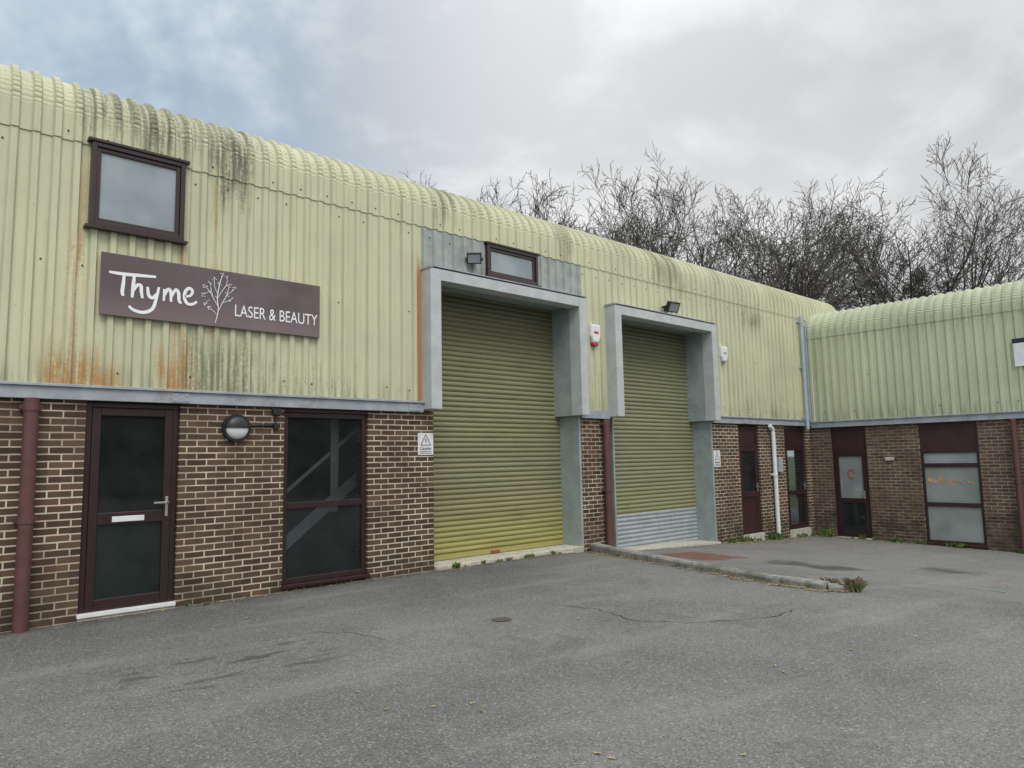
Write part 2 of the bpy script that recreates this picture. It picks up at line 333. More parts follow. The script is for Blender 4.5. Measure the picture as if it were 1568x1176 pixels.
portal(5.97,9.37,4.42,.05,A); portal(10.15,13.58,4.42,-.25,A)
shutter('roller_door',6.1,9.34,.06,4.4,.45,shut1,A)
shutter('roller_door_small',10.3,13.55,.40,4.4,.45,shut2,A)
shutter('roller_door_bottom_slats',10.3,13.55,-.34,.40,.449,shutg,A)
boxes('roller_door_bottom_bar',[(6.19,9.31,.41,.44,.06,.14)],shut1,A)
boxes('roller_door_bottom_handle',[(7.6,7.78,.38,.409,.085,.105)],red,A)
boxes('door_threshold',[(6.19,9.33,-.06,.6,-.3,.05)],conc,A,bev=.01)
zz=lambda x:float(np.interp(x,[10.15,13.58],[-.13,-.25]))
newobj('door_threshold',[(10.18,-.10,zz(10.18)),(13.6,-.10,zz(13.58)),(13.6,.6,zz(13.58)),(10.18,.6,zz(10.18)),(10.18,-.10,-.6),(13.6,-.10,-.6)],[(0,1,2,3),(4,5,1,0)],conc,A)
# ------------------------------------------------------------------ windows & doors
def frame_bars(u0,u1,z0,z1,w,d0,d1,mids=()):
    L=[(u0,u0+w,d0,d1,z0,z1),(u1-w,u1,d0,d1,z0,z1),(u0+w,u1-w,d0,d1,z0,z0+w),(u0+w,u1-w,d0,d1,z1-w,z1)]
    for zc,h in mids: L.append((u0+w,u1-w,d0,d1,zc-h/2,zc+h/2))
    return L
def pane(name,u0,u1,z0,z1,d,mt,parent,M=None):
    return newobj(name,[(u0,d,z0),(u1,d,z0),(u1,d,z1),(u0,d,z1)],[(0,1,2,3)],mt,parent,M)
boxes('entrance_door_frame',frame_bars(1.675,2.615,.07,2.285,.06,.04,.11),upvc,A,bev=.006)
boxes('entrance_door_leaf',frame_bars(1.737,2.553,.11,2.222,.085,.03,.09,[(1.03,.13)]),upvc,A,bev=.008)
pane('door_glass',1.80,2.49,.15,2.2,.06,glass,A)
boxes('door_sill',[(1.66,2.62,-.03,.1,.03,.07)],whitep,A,bev=.004)
boxes('door_step',[(1.67,2.62,-.01,.3,-.3,.03)],conc,A)
boxes('door_handle',[(2.49,2.52,.012,.029,1.02,1.24),(2.36,2.52,-.03,-.012,1.165,1.185),(2.495,2.515,-.03,.012,1.165,1.185)],chrome,A,bev=.003)
boxes('letter_plate',[(1.96,2.28,.018,.029,.99,1.05)],whitep,A,bev=.004)
boxes('window_frame',frame_bars(3.875,5.075,.085,2.235,.065,.04,.11,[(1.05,.08)]),upvc,A,bev=.006)
pane('window_glass',3.93,5.02,.14,2.2,.07,glass,A)
boxes('window_sill',[(3.86,5.09,-.05,.05,.04,.084)],upvc,A,bev=.005)
def beam(name,p,q,w,dd,mt,parent,M=None):
    (u0,z0),(u1,z1)=p,q; a=Vector((u1-u0,z1-z0)).normalized(); nn=(-a.y*w/2,a.x*w/2)
    return newobj(name,[(u0+nn[0],dd,z0+nn[1]),(u1+nn[0],dd,z1+nn[1]),(u1-nn[0],dd,z1-nn[1]),(u0-nn[0],dd,z0-nn[1])],[(0,1,2,3)],mt,parent,M)
beam('interior_stair',(3.9,.35),(5.9,1.9),.16,.5,intpale,A); beam('interior_stair',(3.9,1.0),(5.4,2.2),.05,.55,intpale,A); beam('interior_post',(4.85,.9),(4.85,2.4),.12,.52,intpale,A)
pane('interior_board',1.6,3.,-.1,.95,.7,intgreen,A)
def upwin(u0,u1,z0,z1):
    boxes('upper_window_frame',frame_bars(u0,u1,z0,z1,.05,-.10,.0)+frame_bars(u0+.05,u1-.05,z0+.05,z1-.05,.045,-.075,-.0),upvc,A,bev=.005)
    pane('upper_window_glass',u0+.09,u1-.09,z0+.09,z1-.09,-.052,gl_up,A)
    boxes('upper_window_flashing',[(u0-.04,u1+.04,-.12,-.0,z1+.002,z1+.03),(u0-.04,u1+.04,-.12,-.0,z0-.03,z0-.002)],upvc,A)
upwin(1.60,2.57,4.19,5.13); upwin(7.21,8.34,4.53,5.06)
def fardoor(u0,u1,zb,gl2,parent,M=None,zt=2.24,top=1.75,glm=glass):
    boxes('door_frame',frame_bars(u0,u1,zb,zt,.06,.04,.11,[(top+.03,.06)]),upvc,parent,M,bev=.005)
    boxes('door_head_panel',[(u0+.06,u1-.06,.06,.09,top+.06,zt-.06)],panelbr,parent,M)
    mid=zb+.9
    boxes('door_leaf',frame_bars(u0+.06,u1-.06,zb+.05,top,.085,.03,.09,[(mid,.12)]),panelbr if not gl2 else upvc,parent,M,bev=.006)
    pane('door_glass',u0+.13,u1-.13,mid,top-.05,.06,glm,parent,M)
    if gl2: pane('door_glass_lower',u0+.13,u1-.13,zb+.1,mid,.06,glass,parent,M)
    else: boxes('door_lower_panel',[(u0+.13,u1-.13,.05,.08,zb+.1,mid)],panelbr,parent,M)
    boxes('door_handle',[(u1-.14,u1-.11,.012,.029,mid+.05,mid+.25),(u1-.25,u1-.11,-.02,.0,mid+.15,mid+.17)],chrome,parent,M)
    boxes('door_step',[(u0,u1,-.02,.3,GB,zb)],conc,parent,M)
fardoor(14.69,15.58,-.22,False,A); fardoor(16.85,17.92,-.28,True,A)
fardoor(.54,1.40,-.50,True,B,MB,2.2,1.58,gl_frost)
pane('door_poster',1.0,1.2,.62,.82,.056,gl_up,B,MB)
boxes('window_frame',frame_bars(2.59,3.79,-.5,1.60,.06,.04,.11,[(.37,.09),(1.26,.09)]),upvc,B,MB,bev=.005)
boxes('window_head_panel',[(2.59,3.79,.06,.12,1.602,2.2)],panelbr,B,MB)
pane('window_glass_top',2.64,3.74,1.3,1.55,.07,gl_up,B,MB)
pane('window_glass_frosted',2.64,3.74,-.45,1.3,.07,gl_frost,B,MB)
boxes('window_sill',[(2.57,3.81,-.05,.05,-.55,-.502)],upvc,B,MB)
orange=simple('poster_orange',(.6,.27,.08),.6); pinkc=simple('poster_pink',(.5,.25,.3),.6); greenc=simple('poster_green',(.2,.4,.25),.6); yel=simple('poster_yellow',(.6,.5,.12),.6)
rp=random.Random(8)
for i in range(16):
    u=2.7+.058*i+rp.uniform(-.01,.01); w=rp.uniform(.03,.06); h=rp.uniform(.06,.15) if i<5 else rp.uniform(.03,.07)
    z_=.86+rp.uniform(-.04,.06)
    pane('window_decal',u,u+w,z_,z_+h,.066-.0005*i,(orange,yel,greenc,pinkc,pinkc,orange)[rp.randrange(6)],B,MB)
V=[];F=[]
for j in range(24):
    a=j/24*1.8*math.pi; V+=[(.97+.09*math.cos(a),.052,1.05+.12*math.sin(a)),(.97+.07*math.cos(a),.052,1.05+.1*math.sin(a))]
F=[(2*j,2*j+1,2*j+3,2*j+2) for j in range(23)]
newobj('door_decal',V,F,red,B,MB)
boxes('corner_flashing',[(.002,.10,-.09,-.0,2.4,4.95)],greyp,B,MB,bev=.004)
# ------------------------------------------------------------------ downpipes
def downpipe(u,zb,zt,mt,r=.062,brk=(),M=None,dd=-.085,shoe=False):
    e=empty('drain_downpipe')
    pts=[(u,dd,zt),(u,dd,zb)]
    tube('pipe',pts,r,mt,e,M)
    for z in brk:
        tube('pipe_socket',[(u,dd,z-.04),(u,dd,z+.05)],r+.008,mt,e,M)
        boxes('pipe_bracket',[(u-r-.03,u+r+.03,dd+.02,-.001,z-.02,z+.02)],mt,e,M)
    return e
downpipe(1.17,-.03,2.29,pipem,.068,(1.08,2.2)); downpipe(10.0,-.15,2.29,pipem,.068,(1.0,2.2))
e=downpipe(16.12,-.42,2.1,whitep,.05,(1.1,)); tube('pipe_bend',[(16.12,-.085,2.09),(16.1,-.085,2.18),(15.98,-.08,2.27)],.05,whitep,e)
downpipe(17.85,2.2,5.15,greyp,.05,(2.5,3.8,5.0),dd=-.12)
downpipe(4.49,-.6,2.24,pipem,.062,(.9,),MB)
boxes('meter_box',[(16.36,16.54,-.08,0,1.15,1.5)],greyp,empty('electricity_meter_box'),bev=.01)
# ------------------------------------------------------------------ business sign
sg=empty('business_sign')
sm,t=mat('sign_panel'); v,u,d,z=t.obj()
n=t.noise(v,1.4,4,.6); c=t.mix(t.mr(u,1.7,3.6),(.10,.078,.078),(.15,.115,.122)); c=t.mix(t.mr(n,.35,.7),c,(.10,.072,.074)); c=t.mix(t.m('MULTIPLY',t.mr(z,3.22,3.6,1.,0.),.5),c,(.24,.17,.175)); t.out(c,.4)
boxes('sign_panel',[(1.735,4.30,-.085,-.05,3.225,3.915)],sm,sg,bev=.003)
wl=simple('sign_white_lettering',(.85,.85,.84),.5,.03)
def ribbon(pts,w,name,parent,d=-.088,cubic=True,mt=wl,M=None):
    P=[]
    if cubic and len(pts)>2:
        q=[pts[0]]+pts+[pts[-1]]
        for i in range(1,len(q)-2):
            for s_ in range(8):
                tt=s_/8; p0,p1,p2,p3=[np.array(a) for a in q[i-1:i+3]]
                P.append(.5*((2*p1)+(-p0+p2)*tt+(2*p0-5*p1+4*p2-p3)*tt**2+(-p0+3*p1-3*p2+p3)*tt**3))
        P.append(np.array(pts[-1]))
    else: P=[np.array(p) for p in pts]
    V=[];F=[];n=len(P)
    for i,p in enumerate(P):
        a=P[min(i+1,n-1)]-P[max(i-1,0)]; a=a/(np.linalg.norm(a)+1e-9); ww=w*(.75+.35*math.sin(math.pi*i/max(1,n-1)))/2
        V+=[(p[0]-a[1]*ww,d,p[1]+a[0]*ww),(p[0]+a[1]*ww,d,p[1]-a[0]*ww)]
    F=[(2*i,2*i+1,2*i+3,2*i+2) for i in range(n-1)]
    return newobj(name,V,F,mt,parent,M)
U=lambda u,v_:(1.735+2.565*u,3.225+.69*v_)
strokes=[[(.03,.66),(.08,.655),(.15,.67),(.215,.685)],[(.088,.64),(.086,.5),(.083,.36),(.088,.3)],
 [(.128,.66),(.125,.5),(.122,.29)],[(.123,.38),(.14,.5),(.155,.5),(.158,.4),(.163,.3)],
 [(.182,.5),(.188,.36),(.205,.33),(.218,.4)],[(.228,.52),(.22,.35),(.205,.15),(.17,.07),(.13,.09),(.11,.15)],
 [(.25,.5),(.25,.3)],[(.25,.38),(.265,.5),(.277,.47),(.28,.3)],[(.28,.38),(.297,.51),(.31,.47),(.314,.33),(.325,.3)],
 [(.338,.42),(.362,.45),(.37,.53),(.355,.57),(.339,.5),(.337,.38),(.352,.3),(.375,.31),(.39,.36)]]
for i,s_ in enumerate(strokes): ribbon([U(a,b+.03) for a,b in s_],.034,'sign_letter_stroke',sg,-.088-.0004*i)
# sprig drawn by hand so it stays clear of the lettering
sp_=[([(.475,.06),(.487,.28),(.482,.5),(.49,.74),(.503,.92)],.010),([(.485,.25),(.505,.42),(.525,.58),(.535,.74)],.007),([(.484,.36),(.462,.5),(.445,.6),(.425,.68)],.007),
 ([(.484,.5),(.5,.62),(.522,.76),(.525,.9)],.006),([(.483,.56),(.468,.7),(.465,.84)],.006),([(.462,.5),(.452,.64),(.448,.76)],.005),([(.445,.6),(.43,.56),(.418,.52)],.005),
 ([(.505,.42),(.525,.46),(.545,.5)],.005),([(.525,.58),(.545,.64),(.556,.7)],.005),([(.482,.2),(.462,.27),(.445,.3)],.005),([(.448,.45),(.435,.42),(.428,.36)],.004)]
dots=[]; rr=random.Random(3)
for i,(p_,w_) in enumerate(sp_):
    ribbon([U(*q) for q in p_],w_,'sign_sprig_stem',sg,-.0925-.0002*i)
    for q in p_[2:] : dots.append(U(*q))
    dots.append(U(*p_[-1]))
V=[];F=[]
for q in dots:
    for _ in range(3):
        cx,cz=q[0]+rr.uniform(-.024,.024),q[1]+rr.uniform(-.024,.024); b=len(V); a0=rr.uniform(0,3.14); ca,sa=math.cos(a0),math.sin(a0)
        if not 3.24<cz<3.9: continue
        for j in range(6):
            ex,ez=.0095*math.cos(j*1.047),.0045*math.sin(j*1.047); V.append((cx+ex*ca-ez*sa,-.0955,cz+ex*sa+ez*ca))
        F.append(tuple(range(b,b+6)))
newobj('sign_sprig_leaves',V,F,wl,sg)
def text(body,w,u0,zb,d,mt,parent,name,M=None,hz=None):
    cu=bpy.data.curves.new(name,'FONT'); cu.body=body; cu.size=.2; cu.extrude=.001
    o=bpy.data.objects.new(name,cu); COL.objects.link(o); bpy.context.view_layer.update()
    me=bpy.data.meshes.new_from_object(o); bpy.data.objects.remove(o)
    xs_=[v.co.x for v in me.vertices]; ys_=[v.co.y for v in me.vertices]
    sx=w/(max(xs_)-min(xs_)); sy=sx if hz is None else hz/(max(ys_)-min(ys_))
    x0,y0=min(xs_),min(ys_)
    for v in me.vertices: v.co=Vector((u0+(v.co.x-x0)*sx,d+v.co.z,zb+(v.co.y-y0)*sy))
    me.materials.clear(); me.materials.append(mt)
    o=bpy.data.objects.new(name,me); COL.objects.link(o); o.parent=parent
    if M is not None: o.matrix_world=M
    return o
text('LASER & BEAUTY',1.08,3.185,3.375,-.089,wl,sg,'sign_lettering',None,.145)
ctext=simple('sign_black_print',(.02,.02,.02),.6)
def caution(u0,z0,w,h):
    e=empty('caution_sign'); d=-.012
    boxes('sign_plate',[(u0,u0+w,d,-.001,z0,z0+h)],whitep,e,bev=.002)
    cx=u0+w/2; a=w*.32; zt=z0+h*.93; zb=z0+h*.45
    ribbon([(cx-a,zb),(cx,zt),(cx+a,zb),(cx-a,zb)],w*.06,'warning_triangle',e,d-.003,False,ctext)
    ribbon([(cx,zb+h*.12),(cx,zb+h*.3)],w*.07,'warning_bolt',e,d-.003,False,ctext)
    text('Caution',w*.72,u0+w*.14,z0+h*.24,d-.003,ctext,e,'sign_text')
    for i in range(2): ribbon([(u0+w*.12,z0+h*(.08+.08*i)),(u0+w*.88,z0+h*(.08+.08*i))],h*.03,'sign_small_print',e,d-.003,False,ctext)
caution(5.90,1.67,.27,.32); caution(13.62,1.33,.26,.36)
# ------------------------------------------------------------------ bulkhead lamp
e=empty('bulkhead_wall_lamp')
def dome(name,cx,cz,r,d0,depth,mt,parent,a0=0,a1=2*math.pi,n=32,k=8,M=None):
    V=[];F=[]
    for i in range(k+1):
        ph=i/k*math.pi/2
        for j in range(n+1):
            a=a0+(a1-a0)*j/n; V.append((cx+r*math.cos(ph)*math.cos(a),d0-depth*math.sin(ph),cz+r*math.cos(ph)*math.sin(a)))
    for i in range(k):
        for j in range(n): F.append((i*(n+1)+j,i*(n+1)+j+1,(i+1)*(n+1)+j+1,(i+1)*(n+1)+j))
    return newobj(name,V,F,mt,parent,M,True)
tube('lamp_base',[(3.25,-.001,2.02),(3.25,-.07,2.02)],.165,black,e,n=32)
dome('lamp_diffuser',3.25,2.02,.135,-.07,.07,whitep,e,math.pi,2*math.pi)
dome('lamp_eyelid',3.25,2.02,.15,-.0705,.085,black,e,0,math.pi)
tube('lamp_conduit',[(3.41,-.02,2.05),(3.6,-.02,2.06),(3.75,-.02,2.06),(3.75,-.02,2.22)],.014,black,e)
boxes('junction_box',[(3.70,3.81,-.06,-.001,2.19,2.27),(3.72,3.79,-.05,-.001,2.02,2.09)],black,e,bev=.006)
# ------------------------------------------------------------------ floodlights, alarms
def flood(u,z,d=-.06,s=1.,yaw=-.5):
    e=empty('floodlight')
    M=Matrix.Translation((u,d,z))@Matrix.Rotation(yaw,4,'Z')
    boxes('wall_bracket',[(-.025*s,.025*s,-.06*s,.04,-.03*s,.03*s),(-.14*s,-.12*s,-.16*s,-.05*s,-.015,.015),(.12*s,.14*s,-.16*s,-.05*s,-.015,.015),(-.14*s,.14*s,-.075*s,-.05*s,-.015,.015)],black,e,M)
    M2=M@Matrix.Translation((0,-.16*s,0))@Matrix.Rotation(math.radians(28),4,'X')
    boxes('lamp_housing',[(-.115*s,.115*s,-.045*s,.03*s,-.085*s,.085*s),(-.07*s,.07*s,.03*s,.06*s,-.05*s,.05*s)],black,e,M2,bev=.006)
    pane('lamp_lens',-.095*s,.095*s,-.065*s,.065*s,-.047*s,gl_up,e,M2)
flood(6.98,4.74,-.04,1.,-.7); flood(12.05,4.62,-.04,1.25,-.2)
def alarm(u,z,rb=True):
    e=empty('burglar_alarm_box'); w,h=.13,.17
    V=[];F=[]
    out=[(-w,h),(w,h),(w*1.0,-h*.3),(w*.55,-h),(-w*.55,-h),(-w,-h*.3)]
    for d,s in ((-.012,1.),(-.09,1.),(-.11,.86)):
        for a,b in out: V.append((u+a*s,d,z+b*s))
    for l in range(2):
        for j in range(6): F.append((l*6+j,l*6+(j+1)%6,(l+1)*6+(j+1)%6,(l+1)*6+j))
    F.append(tuple(12+j for j in range(6))); newobj('alarm_case',V,F,whitep,e)
    if rb: boxes('alarm_strobe',[(u-.07,u+.07,-.10,-.02,z-h-.05,z-h+.01)],red,e,bev=.01)
    boxes('alarm_label',[(u-.06,u+.06,-.116,-.111,z+.0,z+.04)],red if rb else steelG,e)
alarm(9.78,3.85); alarm(14.12,3.84,False)
e=empty('security_light_fitting'); boxes('fitting',[(1.83,2.02,-.06,-.001,1.38,1.46)],conc,e,MB,bev=.01)
e=empty('unit_number_sign'); boxes('sign_plate',[(4.62,5.3,-.07,-.05,3.35,3.85)],whitep,e,MB); boxes('sign_band',[(4.6,5.32,-.071,-.049,3.85,3.95)],black,e,MB)
# ------------------------------------------------------------------ kerb
kp=[(9.62,-.05),(9.35,-.75),(9.05,-1.7),(8.78,-2.6),(8.55,-3.5),(8.42,-4.2),(8.38,-4.75),(8.52,-5.0)]
ke=empty('kerb')
def inter(path,step):
    P=[np.array(p) for p in path]; out=[]; 
    for a,b in zip(P[:-1],P[1:]):
        n=max(1,int(np.linalg.norm(b-a)/step)); out+=[a+(b-a)*i/n for i in range(n)]
    out.append(P[-1]); return out
L=inter(kp,.9); rk=random.Random(5); V=[];F=[]
for a,b in zip(L[:-1],L[1:]):
    dr=(b-a)/np.linalg.norm(b-a); a2=a+dr*.008; b2=b-dr*.008; nn=np.array([-dr[1],dr[0]])*.08; k=len(V); j=rk.uniform(-.012,.012)
    for p in (a2,b2):
        za=gz(min(p[0],8.6),p[1])
        for s_,zz2 in ((-1,-.3),(-1,.05),(-.75,.075),(.85,.075),(1,.06),(1,-.5)):
            V.append((p[0]+nn[0]*s_,p[1]+nn[1]*s_,zz2+j+za))
    for q in range(5): F.append((k+q,k+q+1,k+7+q,k+6+q))
    F.append(tuple(range(k,k+6))); F.append(tuple(range(k+6,k+12))[::-1])
newobj('kerb_stones',V,F,kconc,ke)
# ------------------------------------------------------------------ cracks, manhole, sprayed line
def strip(name,pts,w,mt,h=.004,jit=.03,seed=1,parent=None):
    r_=random.Random(seed); P=inter(pts,.07); V=[];F=[]
    P=[p+np.array([r_.uniform(-jit,jit),r_.uniform(-jit,jit)]) if 0<i<len(P)-1 else p for i,p in enumerate(P)]
    for i,p in enumerate(P):
        a=P[min(i+1,len(P)-1)]-P[max(i-1,0)]; a=a/(np.linalg.norm(a)+1e-9); ww=w*r_.uniform(.3,1.2)/2
        for s_ in (-1,1):
            x,y=p[0]-a[1]*ww*s_,p[1]+a[0]*ww*s_; V.append((x,y,gz(x,y)+h))
    F=[(2*i,2*i+1,2*i+3,2*i+2) for i in range(len(P)-1)]
    return newobj(name,V,F,mt,parent)
crk=simple('crack_shadow',(.05,.048,.043),.95)
pc=empty('pavement_cracks')
strip('crack',[(5.6,-3.0),(5.75,-3.5),(5.6,-4.1),(5.9,-4.6),(6.6,-5.0),(7.2,-5.0)],.013,crk,parent=pc)
strip('crack',[(9.5,-4.3),(9.7,-5.0),(9.3,-5.8)],.013,crk,seed=2,parent=pc)
strip('crack',[(3.,-2.1),(3.4,-2.5),(3.5,-3.0)],.008,crk,seed=4,parent=pc)
gs=simple('green_spray_paint',(.06,.38,.25),.7,.3,30)
strip('sprayed_line_marking',[(10.3,-4.7),(10.55,-5.1),(10.6,-5.6),(10.45,-6.0),(10.75,-5.8)],.03,gs,h=.012,seed=6,jit=.015)
rustm=simple('rusty_iron',(.09,.07,.055),.8,.4,25)
V=[];F=[]
for j in range(20): a=j/20*2*math.pi; V.append((4.74+.1*math.cos(a),-3.15+.1*math.sin(a),.006))
newobj('drain_cover',V,[tuple(range(20))],rustm)
# ------------------------------------------------------------------ leaves and weeds
def leafmat(name,c1,c2):
    m,t=mat(name); g=t.n('ShaderNodeNewGeometry'); t.out(t.mix(g.outputs['Random Per Island'],c1,c2),.8); return m
lm=leafmat('dead_leaf',(.45,.35,.16),(.18,.11,.06))
rl=random.Random(11); V=[];F=[]
def leaf(x,y,s,zoff=.008):
    a=rl.uniform(0,6.28); z=gz(x,y)+zoff; b=len(V); t1,t2=rl.uniform(0,.3)*s,rl.uniform(0,.3)*s
    for (p,q,h) in ((1,0,0),(.3,.5,t1),(-.8,.25,0),(-1,0,t2),(-.5,-.4,0),(.3,-.5,t2)):
        V.append((x+s*(p*math.cos(a)-q*math.sin(a)),y+s*(p*math.sin(a)+q*math.cos(a)),z+h))
    F.append((b,b+1,b+2,b+3)); F.append((b,b+3,b+4,b+5))
for _ in range(120): leaf(rl.uniform(0,14),rl.uniform(-8,-.4),rl.uniform(.01,.026))
for _ in range(420):
    i=rl.randrange(len(kp)-1); f=rl.random(); x=kp[i][0]+(kp[i+1][0]-kp[i][0])*f; y=kp[i][1]+(kp[i+1][1]-kp[i][1])*f
    leaf(x-.1-abs(rl.gauss(0,.07)),y,rl.uniform(.015,.032),.01)
for _ in range(130): leaf(rl.uniform(6.2,9.3),-.1-abs(rl.gauss(0,.08)),rl.uniform(.015,.03))
for _ in range(160): leaf(rl.uniform(0.,6.2),-.05-abs(rl.gauss(0,.06)),rl.uniform(.012,.025))
for _ in range(200): leaf(rl.uniform(13.6,18),-.1-abs(rl.gauss(0,.25)),rl.uniform(.02,.045))
for _ in range(160): leaf(18.1-abs(rl.gauss(0,.25)),rl.uniform(-7,0),rl.uniform(.02,.045))
newobj('fallen_leaves',V,F,lm)
gm=leafmat('weed_green',(.05,.11,.02),(.14,.2,.05)); V=[];F=[]
def tuft(x,y,h,n):
    for _ in range(n):
        a=rl.uniform(0,6.28); l=h*rl.uniform(.5,1.1); bx_,by=x+rl.gauss(0,h*.35),y+rl.gauss(0,h*.2); z=gz(bx_,by); w=.004+.035*h
        b=len(V); ca,sa=math.cos(a),math.sin(a); o=rl.uniform(.2,.9)*l
        V.extend([(bx_-sa*w,by+ca*w,z),(bx_+sa*w,by-ca*w,z),(bx_+ca*o*.5+sa*w,by+sa*o*.5-ca*w,z+l*.7),(bx_+ca*o,by+sa*o,z+l*.85),(bx_+ca*o*.5-sa*w,by+sa*o*.5+ca*w,z+l*.7)])
        F.append((b,b+1,b+2,b+3,b+4))
for _ in range(14): tuft(rl.uniform(6.2,9.3),-.09,rl.uniform(.03,.08),14)
tuft(6.5,-.1,.1,40)
for _ in range(16): tuft(rl.uniform(13.8,18),-.08,rl.uniform(.05,.16),16)
for _ in range(30): tuft(18.1,rl.uniform(-8,-.1),rl.uniform(.05,.16),14)
for _ in range(8): tuft(rl.uniform(2.6,6.2),-.03,rl.uniform(.02,.05),8)
tuft(15.9,-.12,.2,50); tuft(17.9,-.4,.25,60); tuft(18.05,-3.3,.14,40)
for _ in range(12):
    i=rl.randrange(len(kp)-1); f=rl.random(); tuft(kp[i][0]+(kp[i+1][0]-kp[i][0])*f-.09,kp[i][1]+(kp[i+1][1]-kp[i][1])*f,rl.uniform(.03,.07),10)
tuft(8.45,-5.05,.12,30)
newobj('weeds',V,F,gm)
gm2=leafmat('dead_stalks',(.12,.08,.05),(.25,.18,.11)); V=[];F=[]
tuft(8.5,-5.0,.16,110); tuft(8.55,-4.7,.12,50); tuft(8.62,-4.3,.08,30); tuft(2.95,-.1,.05,20)
newobj('dead_weeds',V,F,gm2)
# ------------------------------------------------------------------ trees
bark,t=mat('bark'); v,u,d,z=t.obj(); n=t.noise(v,2,2,.6); t.out(t.mix(t.mr(n,.3,.7),(.055,.047,.04),(.14,.122,.10)),.9)
def treemesh(seed,H=14.,lean=0.):
    r=random.Random(seed); V=[];F=[]
    def seg(P,R,n):
        b=len(V)
        for i,p in enumerate(P):
            dd=(P[min(i+1,len(P)-1)]-P[max(i-1,0)]).normalized(); a=dd.orthogonal().normalized(); c=dd.cross(a)
            for j in range(n):
                q=2*math.pi*j/n; V.append(p+(a*math.cos(q)+c*math.sin(q))*R[i])
        for i in range(len(P)-1):
            for j in range(n): F.append((b+i*n+j,b+i*n+(j+1)%n,b+(i+1)*n+(j+1)%n,b+(i+1)*n+j))
    def grow(p,dr,l,rad,lv):
        k={0:6,1:6,2:5,3:4,4:3,5:2}[lv]; P=[p.copy()];D=[dr.copy()]
        for i in range(k):
            w=.08 if lv==0 else .14
            dr=(dr+Vector((r.gauss(0,w),r.gauss(0,w),r.gauss(0,w)*.6+ (.07 if lv<4 else .04)))).normalized()
            p=p+dr*l/k; P.append(p.copy()); D.append(dr.copy())
        R=[max(.007,rad*(1-.7*i/k)) for i in range(k+1)]
        seg(P,R,6 if lv<2 else (4 if lv<3 else 3))
        if lv>=5: return
        nc={0:8,1:6,2:5,3:4,4:3}[lv]
        st={0:.35,1:.2,2:.2,3:.2,4:.15}[lv]
        for c in range(nc):
            f=st+(1-st)*(c+r.random())/nc; i=min(k-1,int(f*k)); q=P[i].lerp(P[i+1],f*k-i)
            ax=D[i].orthogonal().normalized(); ax.rotate(Matrix.Rotation(r.uniform(0,6.28),3,D[i])); 
            an=math.radians(r.uniform(26,56) if lv else r.uniform(30,60)); nd=D[i].copy(); nd.rotate(Matrix.Rotation(an,3,ax)); nd.z+=.08; nd.normalize()
            base=l*r.uniform(.8,1.05) if lv==0 else l*r.uniform(.5,.68)
            grow(q,nd,base*(1.1-.35*f if lv<1 else 1.05-.3*f),max(.007,R[i]*(.72 if lv==0 else .58)),lv+1)
    grow(Vector((0,0,-.3)),Vector((lean,0,1)).normalized(),H*.42,H*.0135,0)
    zs=sorted(v.z for v in V); s_=H/zs[int(len(zs)*.985)]
    me=bpy.data.meshes.new('bare_tree_mesh'); me.from_pydata([tuple(v*s_) for v in V],[],F); me.materials.append(bark); me.update(); return me
TM=[treemesh(s) for s in (1,2,3,4)]
trees=[(19.4,17.2,14.9,0),(21.6,16.4,14.6,2),(25.0,15.0,14.2,3),(27.2,13.6,14.3,1),(28.6,11.6,14.6,0),(30.4,9.6,14.6,1),(32.0,9.2,14.4,2),(33.8,8.0,14.0,3),
 (36.6,5.6,13.6,2),(38.9,3.6,15.2,1),(40.2,1.9,14.0,0),(23.,19.,14.,1)]
for i,(x,y,h,k) in enumerate(trees):
    o=bpy.data.objects.new('bare_tree',TM[k]); COL.objects.link(o); o.location=(x,y,-.4); s_=h/14; o.scale=(s_,s_,s_); o.rotation_euler=(0,0,i*2.1)
iv=leafmat('ivy_leaf',(.015,.027,.01),(.05,.07,.025))
def foliage(name,blobs,seed):
    r=random.Random(seed); V=[];F=[]
    for (x,y,z,rx,rz,n) in blobs:
        for _ in range(n):
            a=Vector((r.gauss(0,1),r.gauss(0,1),r.gauss(0,1))).normalized()*r.random()**.5
            c=Vector((x+a.x*rx,y+a.y*rx,z+a.z*rz)); s_=r.uniform(.04,.10); e1=Vector((r.gauss(0,1),r.gauss(0,1),r.gauss(0,1))).normalized(); e2=e1.orthogonal().normalized()
            b=len(V); V.extend([c+e1*s_,c+e2*s_*.6,c-e1*s_,c-e2*s_*.6]); F.append((b,b+1,b+2,b+3))
    return newobj(name,V,F,iv)
r=random.Random(9)
foliage('ivy_clump',[(38.9+r.gauss(0,.3),3.6+r.gauss(0,.3),r.uniform(7,10.8),r.uniform(.25,.7),r.uniform(.4,.8),240) for _ in range(14)],2)
foliage('hedge',[(38+r.uniform(-3,4),4.5+r.uniform(-4.5,3),r.uniform(3,6.6),r.uniform(.8,1.4),r.uniform(.7,1.2),250) for _ in range(20)],3)
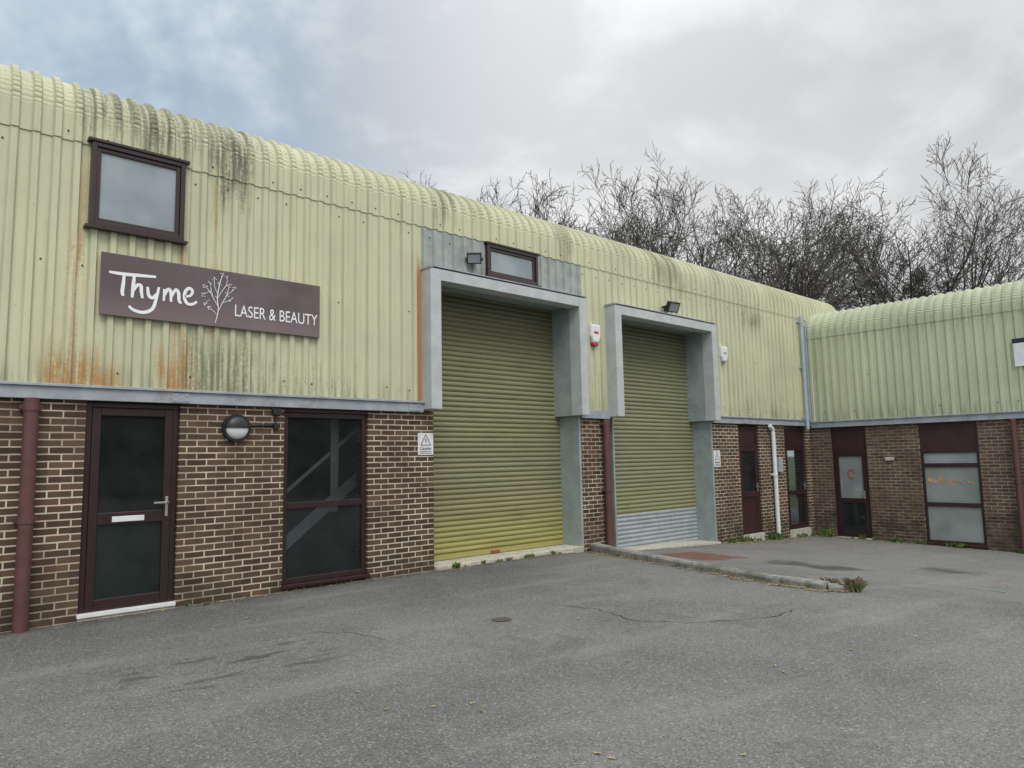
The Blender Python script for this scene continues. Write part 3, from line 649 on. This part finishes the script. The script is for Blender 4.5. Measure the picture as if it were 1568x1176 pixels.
# ------------------------------------------------------------------ world, sun, camera
W=bpy.data.worlds.new('World'); S.world=W; W.use_nodes=True; t=NT(W.node_tree)
sv=Vector((-.35,-.62,.85)).normalized(); el=math.asin(sv.z); az=math.atan2(sv.x,sv.y)
sky=t.n('ShaderNodeTexSky',sky_type='NISHITA'); sky.sun_disc=False; sky.sun_elevation=el; sky.sun_rotation=az
b1=t.n('ShaderNodeBackground'); b1.inputs[1].default_value=.15; t.nt.links.new(sky.outputs[0],b1.inputs[0])
tc=t.n('ShaderNodeTexCoord'); sp=t.n('ShaderNodeSeparateXYZ'); t.nt.links.new(tc.outputs['Generated'],sp.inputs[0]); x,y,z=sp.outputs
zc=t.m('ADD',t.m('MAXIMUM',z,0.),.3); pv=t.comb(t.m('DIVIDE',x,zc),t.m('DIVIDE',y,zc),0.)
n1=t.noise(pv,1.5,4,.6,.5); n2=t.noise(pv,4.2,4,.62,.3)
cl=t.m('ADD',t.m('MULTIPLY',n1,.66),t.m('MULTIPLY',n2,.34))
vm=t.n('ShaderNodeVectorMath',operation='DOT_PRODUCT'); t.nt.links.new(tc.outputs['Generated'],vm.inputs[0]); vm.inputs[1].default_value=Vector((.76,.49,.42)).normalized()
glow=t.mr(vm.outputs['Value'],.84,1.)
lf=t.mr(t.m('SUBTRACT',y,x),-.1,.75)
dark=t.mix(lf,(.47,.487,.515),(.44,.55,.64)); lite=t.mix(lf,(.83,.85,.87),(.68,.77,.83))
c=t.mix(t.mr(cl,.42,.58),dark,lite)
c=t.mix(t.m('MULTIPLY',glow,.55),c,(.93,.93,.93))
c=t.mix(t.m('MULTIPLY',t.m('MULTIPLY',t.mr(x,.6,.95),t.mr(z,.28,.5)),.45),c,(.43,.44,.46))
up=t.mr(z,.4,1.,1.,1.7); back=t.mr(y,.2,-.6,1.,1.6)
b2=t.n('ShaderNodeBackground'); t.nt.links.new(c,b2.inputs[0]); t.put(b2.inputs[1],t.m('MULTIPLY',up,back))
cov=t.m('SUBTRACT',1.,t.m('MULTIPLY',lf,t.mr(cl,.58,.42,.05,.25)))
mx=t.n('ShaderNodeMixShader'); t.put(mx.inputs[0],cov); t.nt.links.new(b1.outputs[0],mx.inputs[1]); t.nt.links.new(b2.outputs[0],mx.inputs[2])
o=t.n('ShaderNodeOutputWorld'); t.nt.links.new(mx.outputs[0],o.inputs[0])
ld=bpy.data.lights.new('sun','SUN'); ld.energy=1.4; ld.angle=math.radians(30); ld.color=(1,.97,.93)
lo_=bpy.data.objects.new('sun',ld); COL.objects.link(lo_); lo_.rotation_euler=sv.to_track_quat('Z','Y').to_euler()
def nv(v): v=np.array(v,float); return v/np.linalg.norm(v)
X=nv((1216,-92,-1087)); Y=np.array((-981,-135,-1087.)); Y=nv(Y-Y.dot(X)*X); Z=np.cross(X,Y)
cd=bpy.data.cameras.new('camera'); cd.sensor_width=36; cd.lens=1087/1568*36; cd.clip_end=2000; cd.clip_start=.05
cam=bpy.data.objects.new('camera',cd); COL.objects.link(cam)
Mx=Matrix(((*X,0),(*Y,-8.63),(*Z,1.577),(0,0,0,1))); cam.matrix_world=Mx
S.camera=cam
S.view_settings.view_transform='Standard'; S.view_settings.look='None'; S.view_settings.exposure=0
